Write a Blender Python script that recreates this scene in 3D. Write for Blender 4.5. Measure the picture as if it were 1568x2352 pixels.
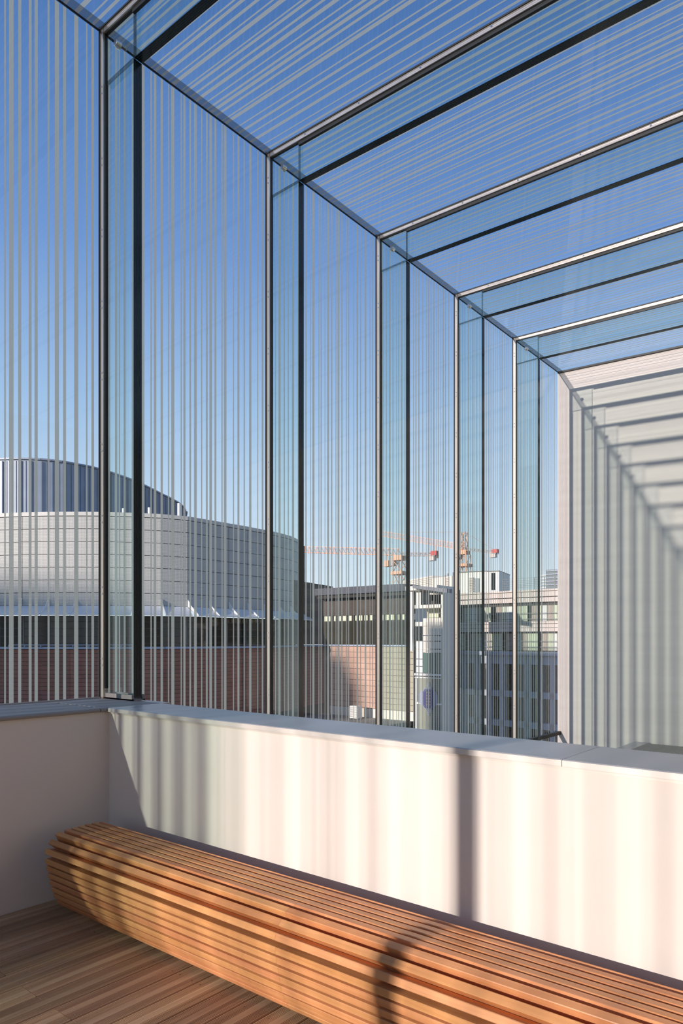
import bpy, bmesh, math, random
from mathutils import Vector, Matrix
R = random.Random(7)
sc = bpy.context.scene
for o in list(bpy.data.objects):
    bpy.data.objects.remove(o)
COL = sc.collection

# ------------------------------------------------------------------ camera
FPX, CX, CY, C, S, EYE = 1590.0, 784.0, 1468.0, 0.7696, 0.6385, 1.6
cam_d = bpy.data.cameras.new('camera')
cam = bpy.data.objects.new('camera', cam_d)
COL.objects.link(cam)
cam.location = (0, 0, EYE)
cam.rotation_euler = (math.radians(90), 0, math.atan2(S, C))
cam_d.sensor_fit = 'HORIZONTAL'
cam_d.sensor_width = 36.0
cam_d.lens = FPX / 1568.0 * 36.0
cam_d.shift_y = (CY - 1176.0) / 1568.0
cam_d.clip_start = 0.05
cam_d.clip_end = 3000
sc.camera = cam

# ------------------------------------------------------------------ world, sun, exposure
SUN_DIR = Vector((0.118, 1.0, -0.2037)).normalized()      # the way the light travels
wd = bpy.data.worlds.new('sky'); sc.world = wd
wd.use_nodes = True
nt = wd.node_tree; nt.nodes.clear()
# clear evening sky: pale at the horizon, deep blue overhead, the same all round
tcw = nt.nodes.new('ShaderNodeTexCoord'); sep = nt.nodes.new('ShaderNodeSeparateXYZ')
nt.links.new(tcw.outputs['Generated'], sep.inputs[0])
ramp = nt.nodes.new('ShaderNodeValToRGB')
SKY = [(0.0, (0.80, 0.88, 0.95)), (0.087, (0.74, 0.86, 0.97)), (0.196, (0.57, 0.74, 0.95)), (0.304, (0.395, 0.585, 0.87)), (0.479, (0.18, 0.34, 0.715)), (0.665, (0.085, 0.20, 0.49)), (1.0, (0.045, 0.12, 0.33))]
el = ramp.color_ramp.elements
el[0].position, el[0].color = 0.0, (*SKY[0][1], 1)
el[1].position, el[1].color = 1.0, (*SKY[-1][1], 1)
for p_, c_ in SKY[1:-1]:
    e_ = el.new(p_); e_.color = (*c_, 1)
nt.links.new(sep.outputs[2], ramp.inputs[0])
bg = nt.nodes.new('ShaderNodeBackground'); bg.inputs['Strength'].default_value = 1.0
wo = nt.nodes.new('ShaderNodeOutputWorld')
nt.links.new(ramp.outputs[0], bg.inputs[0]); nt.links.new(bg.outputs[0], wo.inputs[0])
sun_d = bpy.data.lights.new('sun', 'SUN'); sun_d.energy = 5.5; sun_d.angle = math.radians(0.53)
sun_d.color = (1.0, 0.865, 0.79)
sun = bpy.data.objects.new('sun', sun_d); COL.objects.link(sun)
sun.rotation_euler = SUN_DIR.to_track_quat('-Z', 'Y').to_euler()
sun.location = (-10, -40, 20)
sc.view_settings.view_transform = 'Standard'
sc.view_settings.look = 'None'
sc.view_settings.gamma = 1
sc.view_settings.use_curve_mapping = False
sc.view_settings.exposure = 0.0
cy = sc.cycles
cy.transparent_max_bounces = 64
cy.max_bounces = 10
cy.diffuse_bounces = 5
cy.caustics_reflective = False
cy.caustics_refractive = False
cy.sample_clamp_indirect = 6.0


# ------------------------------------------------------------------ helpers
def W(u, v, d):
    """world point seen at pixel (u, v) at distance d along the view"""
    l = (u - CX) / FPX * d
    return Vector((C * l - S * d, S * l + C * d, EYE + (CY - v) / FPX * d))


def tag(o, label=None, cat=None, group=None, kind=None):
    if label: o['label'] = label
    if cat: o['category'] = cat
    if group: o['group'] = group
    if kind: o['kind'] = kind
    return o


def empty(name, loc=(0, 0, 0), rz=0.0, parent=None):
    o = bpy.data.objects.new(name, None); COL.objects.link(o)
    o.location = loc; o.rotation_euler = (0, 0, rz); o.empty_display_size = 0.2
    if parent: o.parent = parent
    return o


def link(name, me, parent=None, loc=None, rot=None):
    o = bpy.data.objects.new(name, me); COL.objects.link(o)
    if parent: o.parent = parent
    if loc is not None: o.location = loc
    if rot is not None: o.rotation_euler = rot
    return o


class MB:
    """collects shapes into one mesh"""
    def __init__(self): self.v = []; self.f = []; self.m = []

    def hexa(self, p, m=0):
        b = len(self.v); self.v += [tuple(q) for q in p]
        for q in ((0, 3, 2, 1), (4, 5, 6, 7), (0, 1, 5, 4), (1, 2, 6, 5), (2, 3, 7, 6), (3, 0, 4, 7)):
            self.f.append(tuple(b + i for i in q)); self.m.append(m)
        return self

    def box(self, x0, x1, y0, y1, z0, z1, m=0):
        return self.hexa([(x0, y0, z0), (x1, y0, z0), (x1, y1, z0), (x0, y1, z0),
                          (x0, y0, z1), (x1, y0, z1), (x1, y1, z1), (x0, y1, z1)], m)

    def prism(self, prof, fn, m=0):
        """prof: closed list of 2-D points; fn(p, end) -> 3-D for end 0 and 1"""
        n = len(prof); b = len(self.v)
        self.v += [tuple(fn(p, 0)) for p in prof] + [tuple(fn(p, 1)) for p in prof]
        for i in range(n):
            j = (i + 1) % n
            self.f.append((b + i, b + j, b + n + j, b + n + i)); self.m.append(m)
        self.f.append(tuple(b + i for i in reversed(range(n)))); self.m.append(m)
        self.f.append(tuple(b + n + i for i in range(n))); self.m.append(m)
        return self

    def bar(self, a, b, r, m=0, n=4):
        a = Vector(a); b = Vector(b); d = (b - a)
        if d.length < 1e-6: return self
        q = d.to_track_quat('Z', 'Y')
        pr = [(r * math.cos(2 * math.pi * (i + .5) / n), r * math.sin(2 * math.pi * (i + .5) / n)) for i in range(n)]
        return self.prism(pr, lambda p, e: (b if e else a) + q @ Vector((p[0], p[1], 0)), m)

    def quad(self, p, m=0):
        b = len(self.v); self.v += [tuple(q) for q in p]
        self.f.append(tuple(range(b, b + len(p)))); self.m.append(m)
        return self

    def mesh(self, name, mats, smooth=False):
        me = bpy.data.meshes.new(name)
        me.from_pydata(self.v, [], self.f)
        for mt in (mats if isinstance(mats, (list, tuple)) else [mats]): me.materials.append(mt)
        me.polygons.foreach_set('material_index', self.m)
        bm = bmesh.new(); bm.from_mesh(me)
        bmesh.ops.recalc_face_normals(bm, faces=bm.faces)
        bm.to_mesh(me); bm.free()
        if smooth:
            for p in me.polygons: p.use_smooth = True
        me.update()
        return me

    def build(self, name, mats, parent=None, loc=None, rot=None, smooth=False):
        return link(name, self.mesh(name, mats, smooth), parent, loc, rot)


# ------------------------------------------------------------------ materials
def newmat(name):
    m = bpy.data.materials.new(name); m.use_nodes = True
    t = m.node_tree; t.nodes.clear()
    return m, t


def plain(name, col, rough=0.6, metal=0.0, spec=0.5, var=0.0, bump=0.0, scale=8.0, stretch=(1, 1, 1), objvar=0.0, coat=0.0):
    m, t = newmat(name)
    N = t.nodes.new; L = t.links.new
    out = N('ShaderNodeOutputMaterial'); b = N('ShaderNodeBsdfPrincipled')
    L(b.outputs[0], out.inputs[0])
    b.inputs['Base Color'].default_value = (*col, 1)
    b.inputs['Roughness'].default_value = rough
    b.inputs['Metallic'].default_value = metal
    b.inputs['Specular IOR Level'].default_value = spec
    b.inputs['Coat Weight'].default_value = coat
    if var or bump:
        tc = N('ShaderNodeTexCoord'); mp = N('ShaderNodeMapping'); mp.inputs['Scale'].default_value = stretch
        L(tc.outputs['Object'], mp.inputs[0])
        nz = N('ShaderNodeTexNoise'); nz.inputs['Scale'].default_value = scale; nz.inputs['Detail'].default_value = 5
        L(mp.outputs[0], nz.inputs[0])
        if bump:
            bp = N('ShaderNodeBump'); bp.inputs['Strength'].default_value = bump; bp.inputs['Distance'].default_value = 0.01
            L(nz.outputs[0], bp.inputs['Height']); L(bp.outputs[0], b.inputs['Normal'])
        if var:
            hs = N('ShaderNodeHueSaturation'); hs.inputs['Color'].default_value = (*col, 1)
            mr = N('ShaderNodeMapRange'); mr.inputs['To Min'].default_value = 1 - var; mr.inputs['To Max'].default_value = 1 + var
            mr.inputs['From Min'].default_value = 0.3; mr.inputs['From Max'].default_value = 0.7
            L(nz.outputs[0], mr.inputs[0])
            last = mr.outputs[0]
            if objvar:
                oi = N('ShaderNodeObjectInfo'); m2 = N('ShaderNodeMapRange')
                m2.inputs['To Min'].default_value = 1 - objvar; m2.inputs['To Max'].default_value = 1 + objvar
                L(oi.outputs['Random'], m2.inputs[0])
                mu = N('ShaderNodeMath'); mu.operation = 'MULTIPLY'
                L(last, mu.inputs[0]); L(m2.outputs[0], mu.inputs[1]); last = mu.outputs[0]
            L(last, hs.inputs['Value']); L(hs.outputs[0], b.inputs['Base Color'])
    return m


def wood(name, c1, c2, rough, axis, objvar=0.15, grain=60.0):
    """long grained timber; axis = grain direction in object space"""
    m, t = newmat(name)
    N = t.nodes.new; L = t.links.new
    out = N('ShaderNodeOutputMaterial'); b = N('ShaderNodeBsdfPrincipled'); L(b.outputs[0], out.inputs[0])
    b.inputs['Roughness'].default_value = rough
    b.inputs['Specular IOR Level'].default_value = 0.35
    tc = N('ShaderNodeTexCoord'); oi = N('ShaderNodeObjectInfo')
    off = N('ShaderNodeVectorMath'); off.operation = 'SCALE'; off.inputs['Scale'].default_value = 37.0
    cb = N('ShaderNodeCombineXYZ')
    for k in range(3): L(oi.outputs['Random'], cb.inputs[k])
    L(cb.outputs[0], off.inputs[0])
    add = N('ShaderNodeVectorMath'); L(tc.outputs['Object'], add.inputs[0]); L(off.outputs[0], add.inputs[1])
    mp = N('ShaderNodeMapping'); s = [grain, grain, grain]; s[axis] = grain * 0.035
    mp.inputs['Scale'].default_value = s; L(add.outputs[0], mp.inputs[0])
    n1 = N('ShaderNodeTexNoise'); n1.inputs['Scale'].default_value = 1.0; n1.inputs['Detail'].default_value = 6; n1.inputs['Distortion'].default_value = 0.6
    L(mp.outputs[0], n1.inputs[0])
    mp2 = N('ShaderNodeMapping'); s2 = [9.0] * 3; s2[axis] = 0.9; mp2.inputs['Scale'].default_value = s2; L(add.outputs[0], mp2.inputs[0])
    n2 = N('ShaderNodeTexNoise'); n2.inputs['Scale'].default_value = 1.0; n2.inputs['Detail'].default_value = 3; L(mp2.outputs[0], n2.inputs[0])
    mixf = N('ShaderNodeMath'); mixf.operation = 'ADD'; L(n1.outputs[0], mixf.inputs[0]); L(n2.outputs[0], mixf.inputs[1])
    mr = N('ShaderNodeMapRange'); mr.inputs['From Min'].default_value = 0.75; mr.inputs['From Max'].default_value = 1.25; L(mixf.outputs[0], mr.inputs[0])
    mx = N('ShaderNodeMix'); mx.data_type = 'RGBA'
    mx.inputs[6].default_value = (*c1, 1); mx.inputs[7].default_value = (*c2, 1); L(mr.outputs[0], mx.inputs[0])
    hs = N('ShaderNodeHueSaturation'); L(mx.outputs[2], hs.inputs['Color'])
    m2 = N('ShaderNodeMapRange'); m2.inputs['To Min'].default_value = 1 - objvar; m2.inputs['To Max'].default_value = 1 + objvar
    L(oi.outputs['Random'], m2.inputs[0]); L(m2.outputs[0], hs.inputs['Value'])
    m3 = N('ShaderNodeMapRange'); m3.inputs['To Min'].default_value = 0.493; m3.inputs['To Max'].default_value = 0.506
    fr = N('ShaderNodeMath'); fr.operation = 'FRACT'; mu = N('ShaderNodeMath'); mu.operation = 'MULTIPLY'; mu.inputs[1].default_value = 7.31
    L(oi.outputs['Random'], mu.inputs[0]); L(mu.outputs[0], fr.inputs[0]); L(fr.outputs[0], m3.inputs[0]); L(m3.outputs[0], hs.inputs['Hue'])
    L(hs.outputs[0], b.inputs['Base Color'])
    bp = N('ShaderNodeBump'); bp.inputs['Strength'].default_value = 0.15; bp.inputs['Distance'].default_value = 0.002
    L(n1.outputs[0], bp.inputs['Height']); L(bp.outputs[0], b.inputs['Normal'])
    return m


def glass(name, tint, f0=0.04, fmax=0.75, refl=(1, 1, 1)):
    m, t = newmat(name)
    N = t.nodes.new; L = t.links.new
    out = N('ShaderNodeOutputMaterial'); mx = N('ShaderNodeMixShader'); L(mx.outputs[0], out.inputs[0])
    tr = N('ShaderNodeBsdfTransparent'); tr.inputs[0].default_value = (*tint, 1)
    gl = N('ShaderNodeBsdfGlossy'); gl.inputs['Color'].default_value = (*refl, 1); gl.inputs['Roughness'].default_value = 0.0
    lw = N('ShaderNodeLayerWeight'); lw.inputs['Blend'].default_value = 0.5
    pw = N('ShaderNodeMath'); pw.operation = 'POWER'; pw.inputs[1].default_value = 5.0; L(lw.outputs['Facing'], pw.inputs[0])
    ma = N('ShaderNodeMath'); ma.operation = 'MULTIPLY_ADD'; ma.inputs[1].default_value = fmax; ma.inputs[2].default_value = f0; L(pw.outputs[0], ma.inputs[0])
    L(ma.outputs[0], mx.inputs[0]); L(tr.outputs[0], mx.inputs[1]); L(gl.outputs[0], mx.inputs[2])
    return m


def frit(name, col, clear=0.08, transl=0.5):
    m, t = newmat(name)
    N = t.nodes.new; L = t.links.new
    out = N('ShaderNodeOutputMaterial')
    di = N('ShaderNodeBsdfDiffuse'); di.inputs[0].default_value = (*col, 1)
    tl = N('ShaderNodeBsdfTranslucent'); tl.inputs[0].default_value = (*col, 1)
    a = N('ShaderNodeMixShader'); a.inputs[0].default_value = transl; L(di.outputs[0], a.inputs[1]); L(tl.outputs[0], a.inputs[2])
    tr = N('ShaderNodeBsdfTransparent')
    b = N('ShaderNodeMixShader'); b.inputs[0].default_value = clear; L(a.outputs[0], b.inputs[1]); L(tr.outputs[0], b.inputs[2])
    L(b.outputs[0], out.inputs[0])
    return m


def perforated(name, col, dark, pitch):
    m, t = newmat(name)
    N = t.nodes.new; L = t.links.new
    out = N('ShaderNodeOutputMaterial'); b = N('ShaderNodeBsdfPrincipled'); L(b.outputs[0], out.inputs[0])
    b.inputs['Roughness'].default_value = 0.6; b.inputs['Metallic'].default_value = 0.0; b.inputs['Specular IOR Level'].default_value = 0.2
    tc = N('ShaderNodeTexCoord'); mp = N('ShaderNodeMapping'); mp.inputs['Scale'].default_value = (1 / pitch,) * 3
    mp.inputs['Rotation'].default_value = (0, 0, 0)
    L(tc.outputs['UV'], mp.inputs[0])
    vo = N('ShaderNodeTexVoronoi'); vo.voronoi_dimensions = '2D'; vo.inputs['Randomness'].default_value = 0.12; vo.inputs['Scale'].default_value = 1.0
    L(mp.outputs[0], vo.inputs[0])
    lt = N('ShaderNodeMath'); lt.operation = 'LESS_THAN'; lt.inputs[1].default_value = 0.26; L(vo.outputs['Distance'], lt.inputs[0])
    mx = N('ShaderNodeMix'); mx.data_type = 'RGBA'; mx.inputs[6].default_value = (*col, 1); mx.inputs[7].default_value = (*dark, 1)
    L(lt.outputs[0], mx.inputs[0]); L(mx.outputs[2], b.inputs['Base Color'])
    return m


M = {}
M['plaster'] = plain('warm white painted plaster', (0.785, 0.71, 0.65), 0.75, var=0.02, scale=3, bump=0.02)
M['plaster_back'] = plain('beige plaster', (0.815, 0.735, 0.68), 0.85, var=0.04, scale=1.2, bump=0.10, stretch=(0.4, 1, 5))
M['joint_glass'] = frit('dark glass joint', (0.10, 0.14, 0.16), 0.45, 0.3)
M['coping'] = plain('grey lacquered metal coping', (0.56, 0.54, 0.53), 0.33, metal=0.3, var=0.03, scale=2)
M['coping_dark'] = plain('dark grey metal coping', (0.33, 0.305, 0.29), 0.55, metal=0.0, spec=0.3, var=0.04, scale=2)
M['coping_edge'] = plain('pale coping edge', (0.72, 0.67, 0.62), 0.4, metal=0.2)
M['steel'] = plain('brushed steel strip', (0.80, 0.70, 0.60), 0.30, metal=0.8, var=0.12, scale=6, stretch=(1, 1, 0.15))
M['chrome'] = plain('stainless bolt', (0.80, 0.78, 0.76), 0.18, metal=1.0)
M['seal'] = plain('black silicone seal', (0.012, 0.014, 0.017), 0.45)
M['edge'] = plain('dark green polished glass edge', (0.006, 0.016, 0.020), 0.15)
M['edge_line'] = plain('pale interlayer line', (0.06, 0.10, 0.11), 0.3)
M['glass'] = glass('clear pane glass', (0.95, 0.97, 0.97), 0.022, 0.36)
M['fin'] = glass('blue green laminated fin glass', (0.922, 0.965, 0.945), 0.05, 0.45)
M['corner'] = glass('corner laminated glass', (0.90, 0.96, 0.945), 0.10, 0.45)
M['frit'] = frit('grey white ceramic print', (0.82, 0.80, 0.645), 0.08, 0.66)
M['band'] = frit('dark translucent edge band', (0.20, 0.22, 0.24), 0.58, 0.5)
M['slat'] = wood('orange oiled oak', (0.70, 0.34, 0.15), (0.55, 0.235, 0.09), 0.40, 0, 0.07)
M['deck'] = wood('brown hardwood decking', (0.58, 0.39, 0.225), (0.36, 0.22, 0.125), 0.55, 1, 0.18, 45)
M['subfloor'] = plain('dark underlay', (0.03, 0.022, 0.016), 0.9)
M['frame_dark'] = plain('black steel support', (0.02, 0.018, 0.017), 0.5, metal=0.3)
M['concrete'] = plain('grey concrete', (0.38, 0.37, 0.36), 0.85, var=0.1, scale=0.6)
M['grating'] = plain('pale metal grating', (0.50, 0.48, 0.42), 0.5, metal=0.3)


def boxobj(name, x0, x1, y0, y1, z0, z1, mat, parent=None):
    return MB().box(x0, x1, y0, y1, z0, z1).build(name, mat, parent)


# ------------------------------------------------------------------ room shell
XG = -4.757                       # inner face of the glass wall
XW = -4.08                        # inner face of the left parapet
YF = 2.5255                       # near face of the front parapet
YB = 11.595                       # back wall
ZC = 1.153                        # coping top
PITCH = 1.745
FR = lambda k: 2.869 + PITCH * (k - 1)
ZE = 6.215                        # eave
SL = 0.0406
roofz = lambda x: ZE - SL * (x - XG)
KR = -7
YR = FR(KR)                       # rear end of the gallery
XR = 3.5

fl = tag(boxobj('floor', XW, XR, YR, YF, -0.09, -0.030, M['subfloor']), 'brown ribbed timber deck floor under the slatted bench', kind='structure')


def board_profile(w):
    """ribbed decking: two grooved fields, one smooth middle band"""
    h = w / 2; top = []
    top.append((-h, -0.004)); top.append((-h + 0.003, 0.0))
    gx = []
    x = -h + 0.009
    while x < -0.020: gx.append(x); x += 0.0075
    gx = gx + [-g - 0.0035 for g in reversed(gx)]
    for g in gx:
        top += [(g, 0.0), (g + 0.0008, -0.004), (g + 0.0027, -0.004), (g + 0.0035, 0.0)]
    top += [(h - 0.003, 0.0), (h, -0.004)]
    return top + [(h, -0.026), (-h, -0.026)]


def deck_board(x0, y0, y1, parent):
    w = 0.142
    pr = board_profile(w); L_ = y1 - y0 - 0.003
    key = round(L_, 3)
    if key not in deck_board.cache:
        b = MB(); b.prism(pr, lambda p, e: (p[0], (L_ / 2 if e else -L_ / 2), p[1]))
        deck_board.cache[key] = b.mesh('floor_board', M['deck'])
    return link('floor_board', deck_board.cache[key], parent, (x0 + 0.075, (y0 + y1) / 2, 0))


deck_board.cache = {}
screws = MB()
i = 0
x = -4.079
while x < 1.2:
    ys = [YR + 0.01, -1.135, 1.515, YF - 0.003] if i % 2 == 0 else [YR + 0.01, -2.195, 0.455, YF - 0.003]
    for a, b_ in zip(ys[:-1], ys[1:]): deck_board(x, a, b_, fl)
    for jy in (2.048, 1.515, 0.985):
        for sx in (0.030, 0.120):
            for dy in ((-0.03, 0.03) if (i % 2 == 0 and jy == 1.515) else (0.0,)):
                screws.bar((x + sx, jy + dy, -0.004), (x + sx, jy + dy, 0.0006), 0.0035, 0, 8)
    x += 0.150; i += 1
tag(screws.build('screws', M['chrome'], fl), kind='stuff')

tag(boxobj('wall_left', XG, XW, YR, FR(1) + 0.1, -0.09, ZC - 0.026, M['plaster']), 'shaded beige parapet wall left of the bench end', kind='structure')
tag(boxobj('wall_front', XW, XR, YF, 2.885, -0.09, ZC - 0.026, M['plaster']), 'sunlit white parapet wall behind the bench', kind='structure')
wb = MB(); wb.hexa([(XG - 0.01, YB, -3.6), (6, YB, -3.6), (6, YB + 0.3, -3.6), (XG - 0.01, YB + 0.3, -3.6),
                    (XG - 0.01, YB, roofz(XG)), (6, YB, roofz(6)), (6, YB + 0.3, roofz(6)), (XG - 0.01, YB + 0.3, roofz(XG))])
wbo = tag(wb.build('wall_back', M['plaster_back']), 'beige end wall striped with the shadows of the glass frames', kind='structure')
tag(boxobj('wall_right', XR, XR + 0.25, YR, YB, -3.6, 5.85, plain('tan wall tone for warm bounce', (0.60, 0.45, 0.29), 0.6)), 'tan inner wall of the glazed gallery', kind='structure')  # unseen wall, its tan picked to bounce warm light on the left parapet

# copings
t1 = tag(empty('trim_1'), 'grey metal coping along the left parapet under the first glass bay', kind='structure')
ye = [YR, -3.4, -1.0, 1.93, 2.36, FR(1) + 0.12]
ye = [YR, -4.1, -2.35, -0.6, 0.42, 1.44, 2.455, 2.925]
prof = [(XG, -0.026), (XG, 0.0), (XW + 0.002, 0.0), (XW + 0.014, -0.004), (XW + 0.020, -0.013), (XW + 0.016, -0.024), (XW + 0.005, -0.028), (XW - 0.01, -0.028)]
for a, b_ in zip(ye[:-1], ye[1:]):
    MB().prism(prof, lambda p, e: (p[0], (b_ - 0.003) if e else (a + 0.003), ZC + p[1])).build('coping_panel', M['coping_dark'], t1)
for yy in ye[1:-1]:
    b = MB()
    for q in range(9):
        xx = XG + 0.12 + q * 0.06
        b.box(xx, xx + 0.03, yy - 0.006, yy + 0.006, ZC - 0.01, ZC + 0.003)
    b.build('joint_strip', M['chrome'], t1)
t2 = tag(empty('trim_2'), 'grey metal coping along the sunlit front parapet', kind='structure')
xe = [XW + 0.03, -1.012, 1.2, XR]
prof = [(2.503, -0.027), (2.503, -0.003), (2.507, 0.0), (2.905, 0.0), (2.905, -0.026)]
for a, b_ in zip(xe[:-1], xe[1:]):
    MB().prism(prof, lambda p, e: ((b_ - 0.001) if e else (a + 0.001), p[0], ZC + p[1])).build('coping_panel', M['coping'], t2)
    MB().box(a + 0.001, b_ - 0.001, 2.4995, 2.503, ZC - 0.026, ZC - 0.003).build('edge_lip', M['coping_edge'], t2)
boxobj('corner_panel', XW - 0.25, XW + 0.030, 2.925 - 0.0, 2.99, ZC - 0.026, ZC, M['coping'], t2)
boxobj('shadow_gap', XW + 0.02, XR, YF - 0.006, YF, ZC - 0.040, ZC - 0.027, M['coping_edge'], t2)

# walkway and void beyond the front parapet
wk = tag(boxobj('walkway', -3.25, XR, 2.89, 11.42, -0.30, -0.055, M['concrete']), 'ribbed metal walkway beyond the front parapet by the end wall', kind='structure')
gb = MB(); x = -3.245
while x < -0.8:
    gb.box(x, x + 0.017, 3.0, 11.40, -0.055, -0.030); x += 0.027
tag(gb.build('grating_bars', M['grating'], wk), kind='stuff')
boxobj('edge_channel', -3.47, -3.25, 2.89, 11.55, -0.30, -0.04, M['coping'], wk)
tag(boxobj('floor_lower', XG - 0.1, XR, 2.9, YB, -3.7, -3.5, M['concrete']), 'grey lower floor under the walkway', kind='structure')


# ------------------------------------------------------------------ glass wall and glass roof
ST = {0: [(1.20, 1.22), (1.262, 1.294), (1.345, 1.366), (1.43, 1.443), (1.49, 1.52), (1.57, 1.591), (1.655, 1.667), (1.72, 1.742), (1.80, 1.832), (1.90, 1.912), (1.96, 1.982), (2.06, 2.09),
          (2.164, 2.175), (2.196, 2.228), (2.259, 2.281), (2.333, 2.354), (2.375, 2.398), (2.470, 2.484), (2.524, 2.556), (2.587, 2.610), (2.673, 2.706), (2.768, 2.780), (2.812, 2.834)],
      1: [(2.95, 2.97), (3.011, 3.032), (3.045, 3.057), (3.088, 3.106), (3.160, 3.186), (3.253, 3.278), (3.335, 3.358 - 0.01), (3.367, 3.399 - 0.008), (3.433, 3.455), (3.506, 3.518), (3.539, 3.570), (3.635, 3.647),
          (3.663, 3.685), (3.726, 3.744), (3.776, 3.805), (3.852, 3.865), (3.905, 3.925), (3.944, 3.973), (4.001, 4.022), (4.081, 4.095), (4.109, 4.140), (4.217, 4.230), (4.271, 4.295), (4.347, 4.362), (4.415, 4.444), (4.519, 4.531), (4.577, 4.598)],
      2: [(4.70, 4.72), (4.755, 4.767), (4.80, 4.83), (4.875, 4.89), (4.93, 4.945), (4.99, 5.02), (5.075, 5.09), (5.186, 5.206), (5.261, 5.272), (5.293, 5.325), (5.388, 5.401), (5.422, 5.438), (5.486, 5.496), (5.526, 5.557), (5.589, 5.610), (5.663, 5.676), (5.696, 5.728),
          (5.760, 5.780), (5.837, 5.852), (5.876, 5.894), (5.970, 5.981), (6.024, 6.052), (6.089, 6.106), (6.173, 6.202), (6.263, 6.275), (6.310, 6.326)],
      3: [(6.445, 6.46), (6.496, 6.515), (6.525, 6.540), (6.577, 6.592), (6.642, 6.671), (6.711, 6.729), (6.788, 6.799), (6.830, 6.846), (6.890, 6.917), (6.957, 6.968), (6.981, 6.992)]}


def stripes(a, b):
    r = []; y = a + 0.05; k = R.randrange(7)
    ws = (0.020, 0.012, 0.031, 0.019, 0.012, 0.022, 0.029)
    while y < b - 0.05:
        w = ws[k % 7] * R.uniform(0.9, 1.1)
        r.append((y, y + w)); y += w + R.choice((0.032, 0.042, 0.052, 0.066)); k += R.choice((1, 1, 2, 3))
    return r


ST[3] += stripes(7.0, FR(4))


def pane_mesh(name, cuts, p_in, p_out):
    """slab whose outer skin is cut into clear and printed strips.
    cuts: sorted coords with flags [(c0, c1, printed)]; p_in/p_out(c, e) give the points on the inner / outer skin at the two ends"""
    b = MB(); lo = cuts[0][0]; hi = cuts[-1][1]
    cs = [c[0] for c in cuts] + [hi]
    n = len(cs)
    for c in cs: b.v += [tuple(p_out(c, 0)), tuple(p_out(c, 1))]
    k = len(b.v)
    b.v += [tuple(p_in(lo, 0)), tuple(p_in(lo, 1)), tuple(p_in(hi, 1)), tuple(p_in(hi, 0))]
    for i_, c in enumerate(cuts):
        b.f.append((2 * i_, 2 * i_ + 2, 2 * i_ + 3, 2 * i_ + 1)); b.m.append(1 if c[2] else 0)
    b.f.append((k, k + 1, k + 2, k + 3)); b.m.append(0)
    b.f.append((0, 1, k + 1, k)); b.m.append(2)
    b.f.append((2 * n - 2, 2 * n - 1, k + 2, k + 3)); b.m.append(2)
    b.f.append(tuple([2 * i_ for i_ in range(n)] + [k + 3, k])); b.m.append(2)
    b.f.append(tuple([2 * i_ + 1 for i_ in range(n)] + [k + 2, k + 1])); b.m.append(2)
    return b.mesh(name, [M['glass'], M['frit'], M['glass']])


def cutlist(a, b, st):
    r = []; c = a
    for s0, s1 in st:
        if s0 <= c + 1e-4 or s1 >= b - 1e-4: continue
        r.append((c, s0, False)); r.append((s0, s1, True)); c = s1
    r.append((c, b, False))
    return r


TH = 0.024
ceil = tag(empty('ceiling'), 'striped glass roof over the gallery', kind='structure')
WL = {0: 'striped glass bay standing on the left parapet, first from the left', 1: 'striped glass bay right of the nearest glass frame',
      2: 'striped glass bay before the dark-roofed wall, third bay', 3: 'striped glass bay before the stair tower, fourth bay',
      4: 'striped glass bay before the shaded office floors, fifth bay', 5: 'narrowest striped glass bay meeting the beige end wall'}
wn = 0
for j in range(KR, 6):
    a = FR(j) + 0.004; b_ = (FR(j + 1) - 0.004) if j < 5 else YB - 0.004
    st = ST.get(j) or stripes(a, b_)
    zb = ZC if j < 1 else -3.5
    cl = cutlist(a, b_, st)
    wn += 1
    me = pane_mesh('glass_pane', cl, lambda c, e: (XG, c, ZE if e else zb), lambda c, e: (XG - TH, c, ZE if e else zb))
    o = link('window_%d' % wn, me)
    tag(o, WL.get(j, 'striped glass bay of the gallery side wall out of the picture'), kind='structure')
    if j < 0: o['group'] = 'glass bays out of the picture'
    if j >= 1:
        boxobj('transom', XG, XG + 0.05, a, b_, -0.045, 0.015, M['frame_dark'], o)
    else:
        boxobj('sill_seal', XG, XG + 0.012, a, b_, ZC, ZC + 0.010, M['coping'], o)
    xr = XR
    me = pane_mesh('glass_pane', cl, lambda c, e: (xr if e else XG - TH, c, roofz(xr if e else XG - TH)), lambda c, e: (xr if e else XG - TH, c, roofz(xr if e else XG - TH) + TH))
    p = link('glass_pane', me, ceil)
    bx = XG + 0.085
    MB().hexa([(XG, a, ZE - 0.006), (bx, a, roofz(bx) - 0.006), (bx, b_, roofz(bx) - 0.006), (XG, b_, ZE - 0.006),
               (XG, a, ZE - 0.001), (bx, a, roofz(bx) - 0.001), (bx, b_, roofz(bx) - 0.001), (XG, b_, ZE - 0.001)]).build('edge_band', M['band'], p)
    boxobj('eave_seal', XG, XG + 0.010, a, b_, ZE - 0.018, ZE - 0.007, M['seal'], p)
tag(boxobj('trim_5', XG, 6.0, YB - 0.035, YB, roofz(0.6) - 0.0, roofz(0.6) + 0.001, M['seal']), 'dark seal line where roof meets end wall', kind='structure')
bpy.data.objects.remove(bpy.data.objects['trim_5'])
MB().hexa([(XG, YB - 0.03, ZE - 0.03), (6, YB - 0.03, roofz(6) - 0.03), (6, YB, roofz(6) - 0.03), (XG, YB, ZE - 0.03),
           (XG, YB - 0.03, ZE), (6, YB - 0.03, roofz(6)), (6, YB, roofz(6)), (XG, YB, ZE)]).build('wall_seal', M['seal'], wbo)

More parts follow.
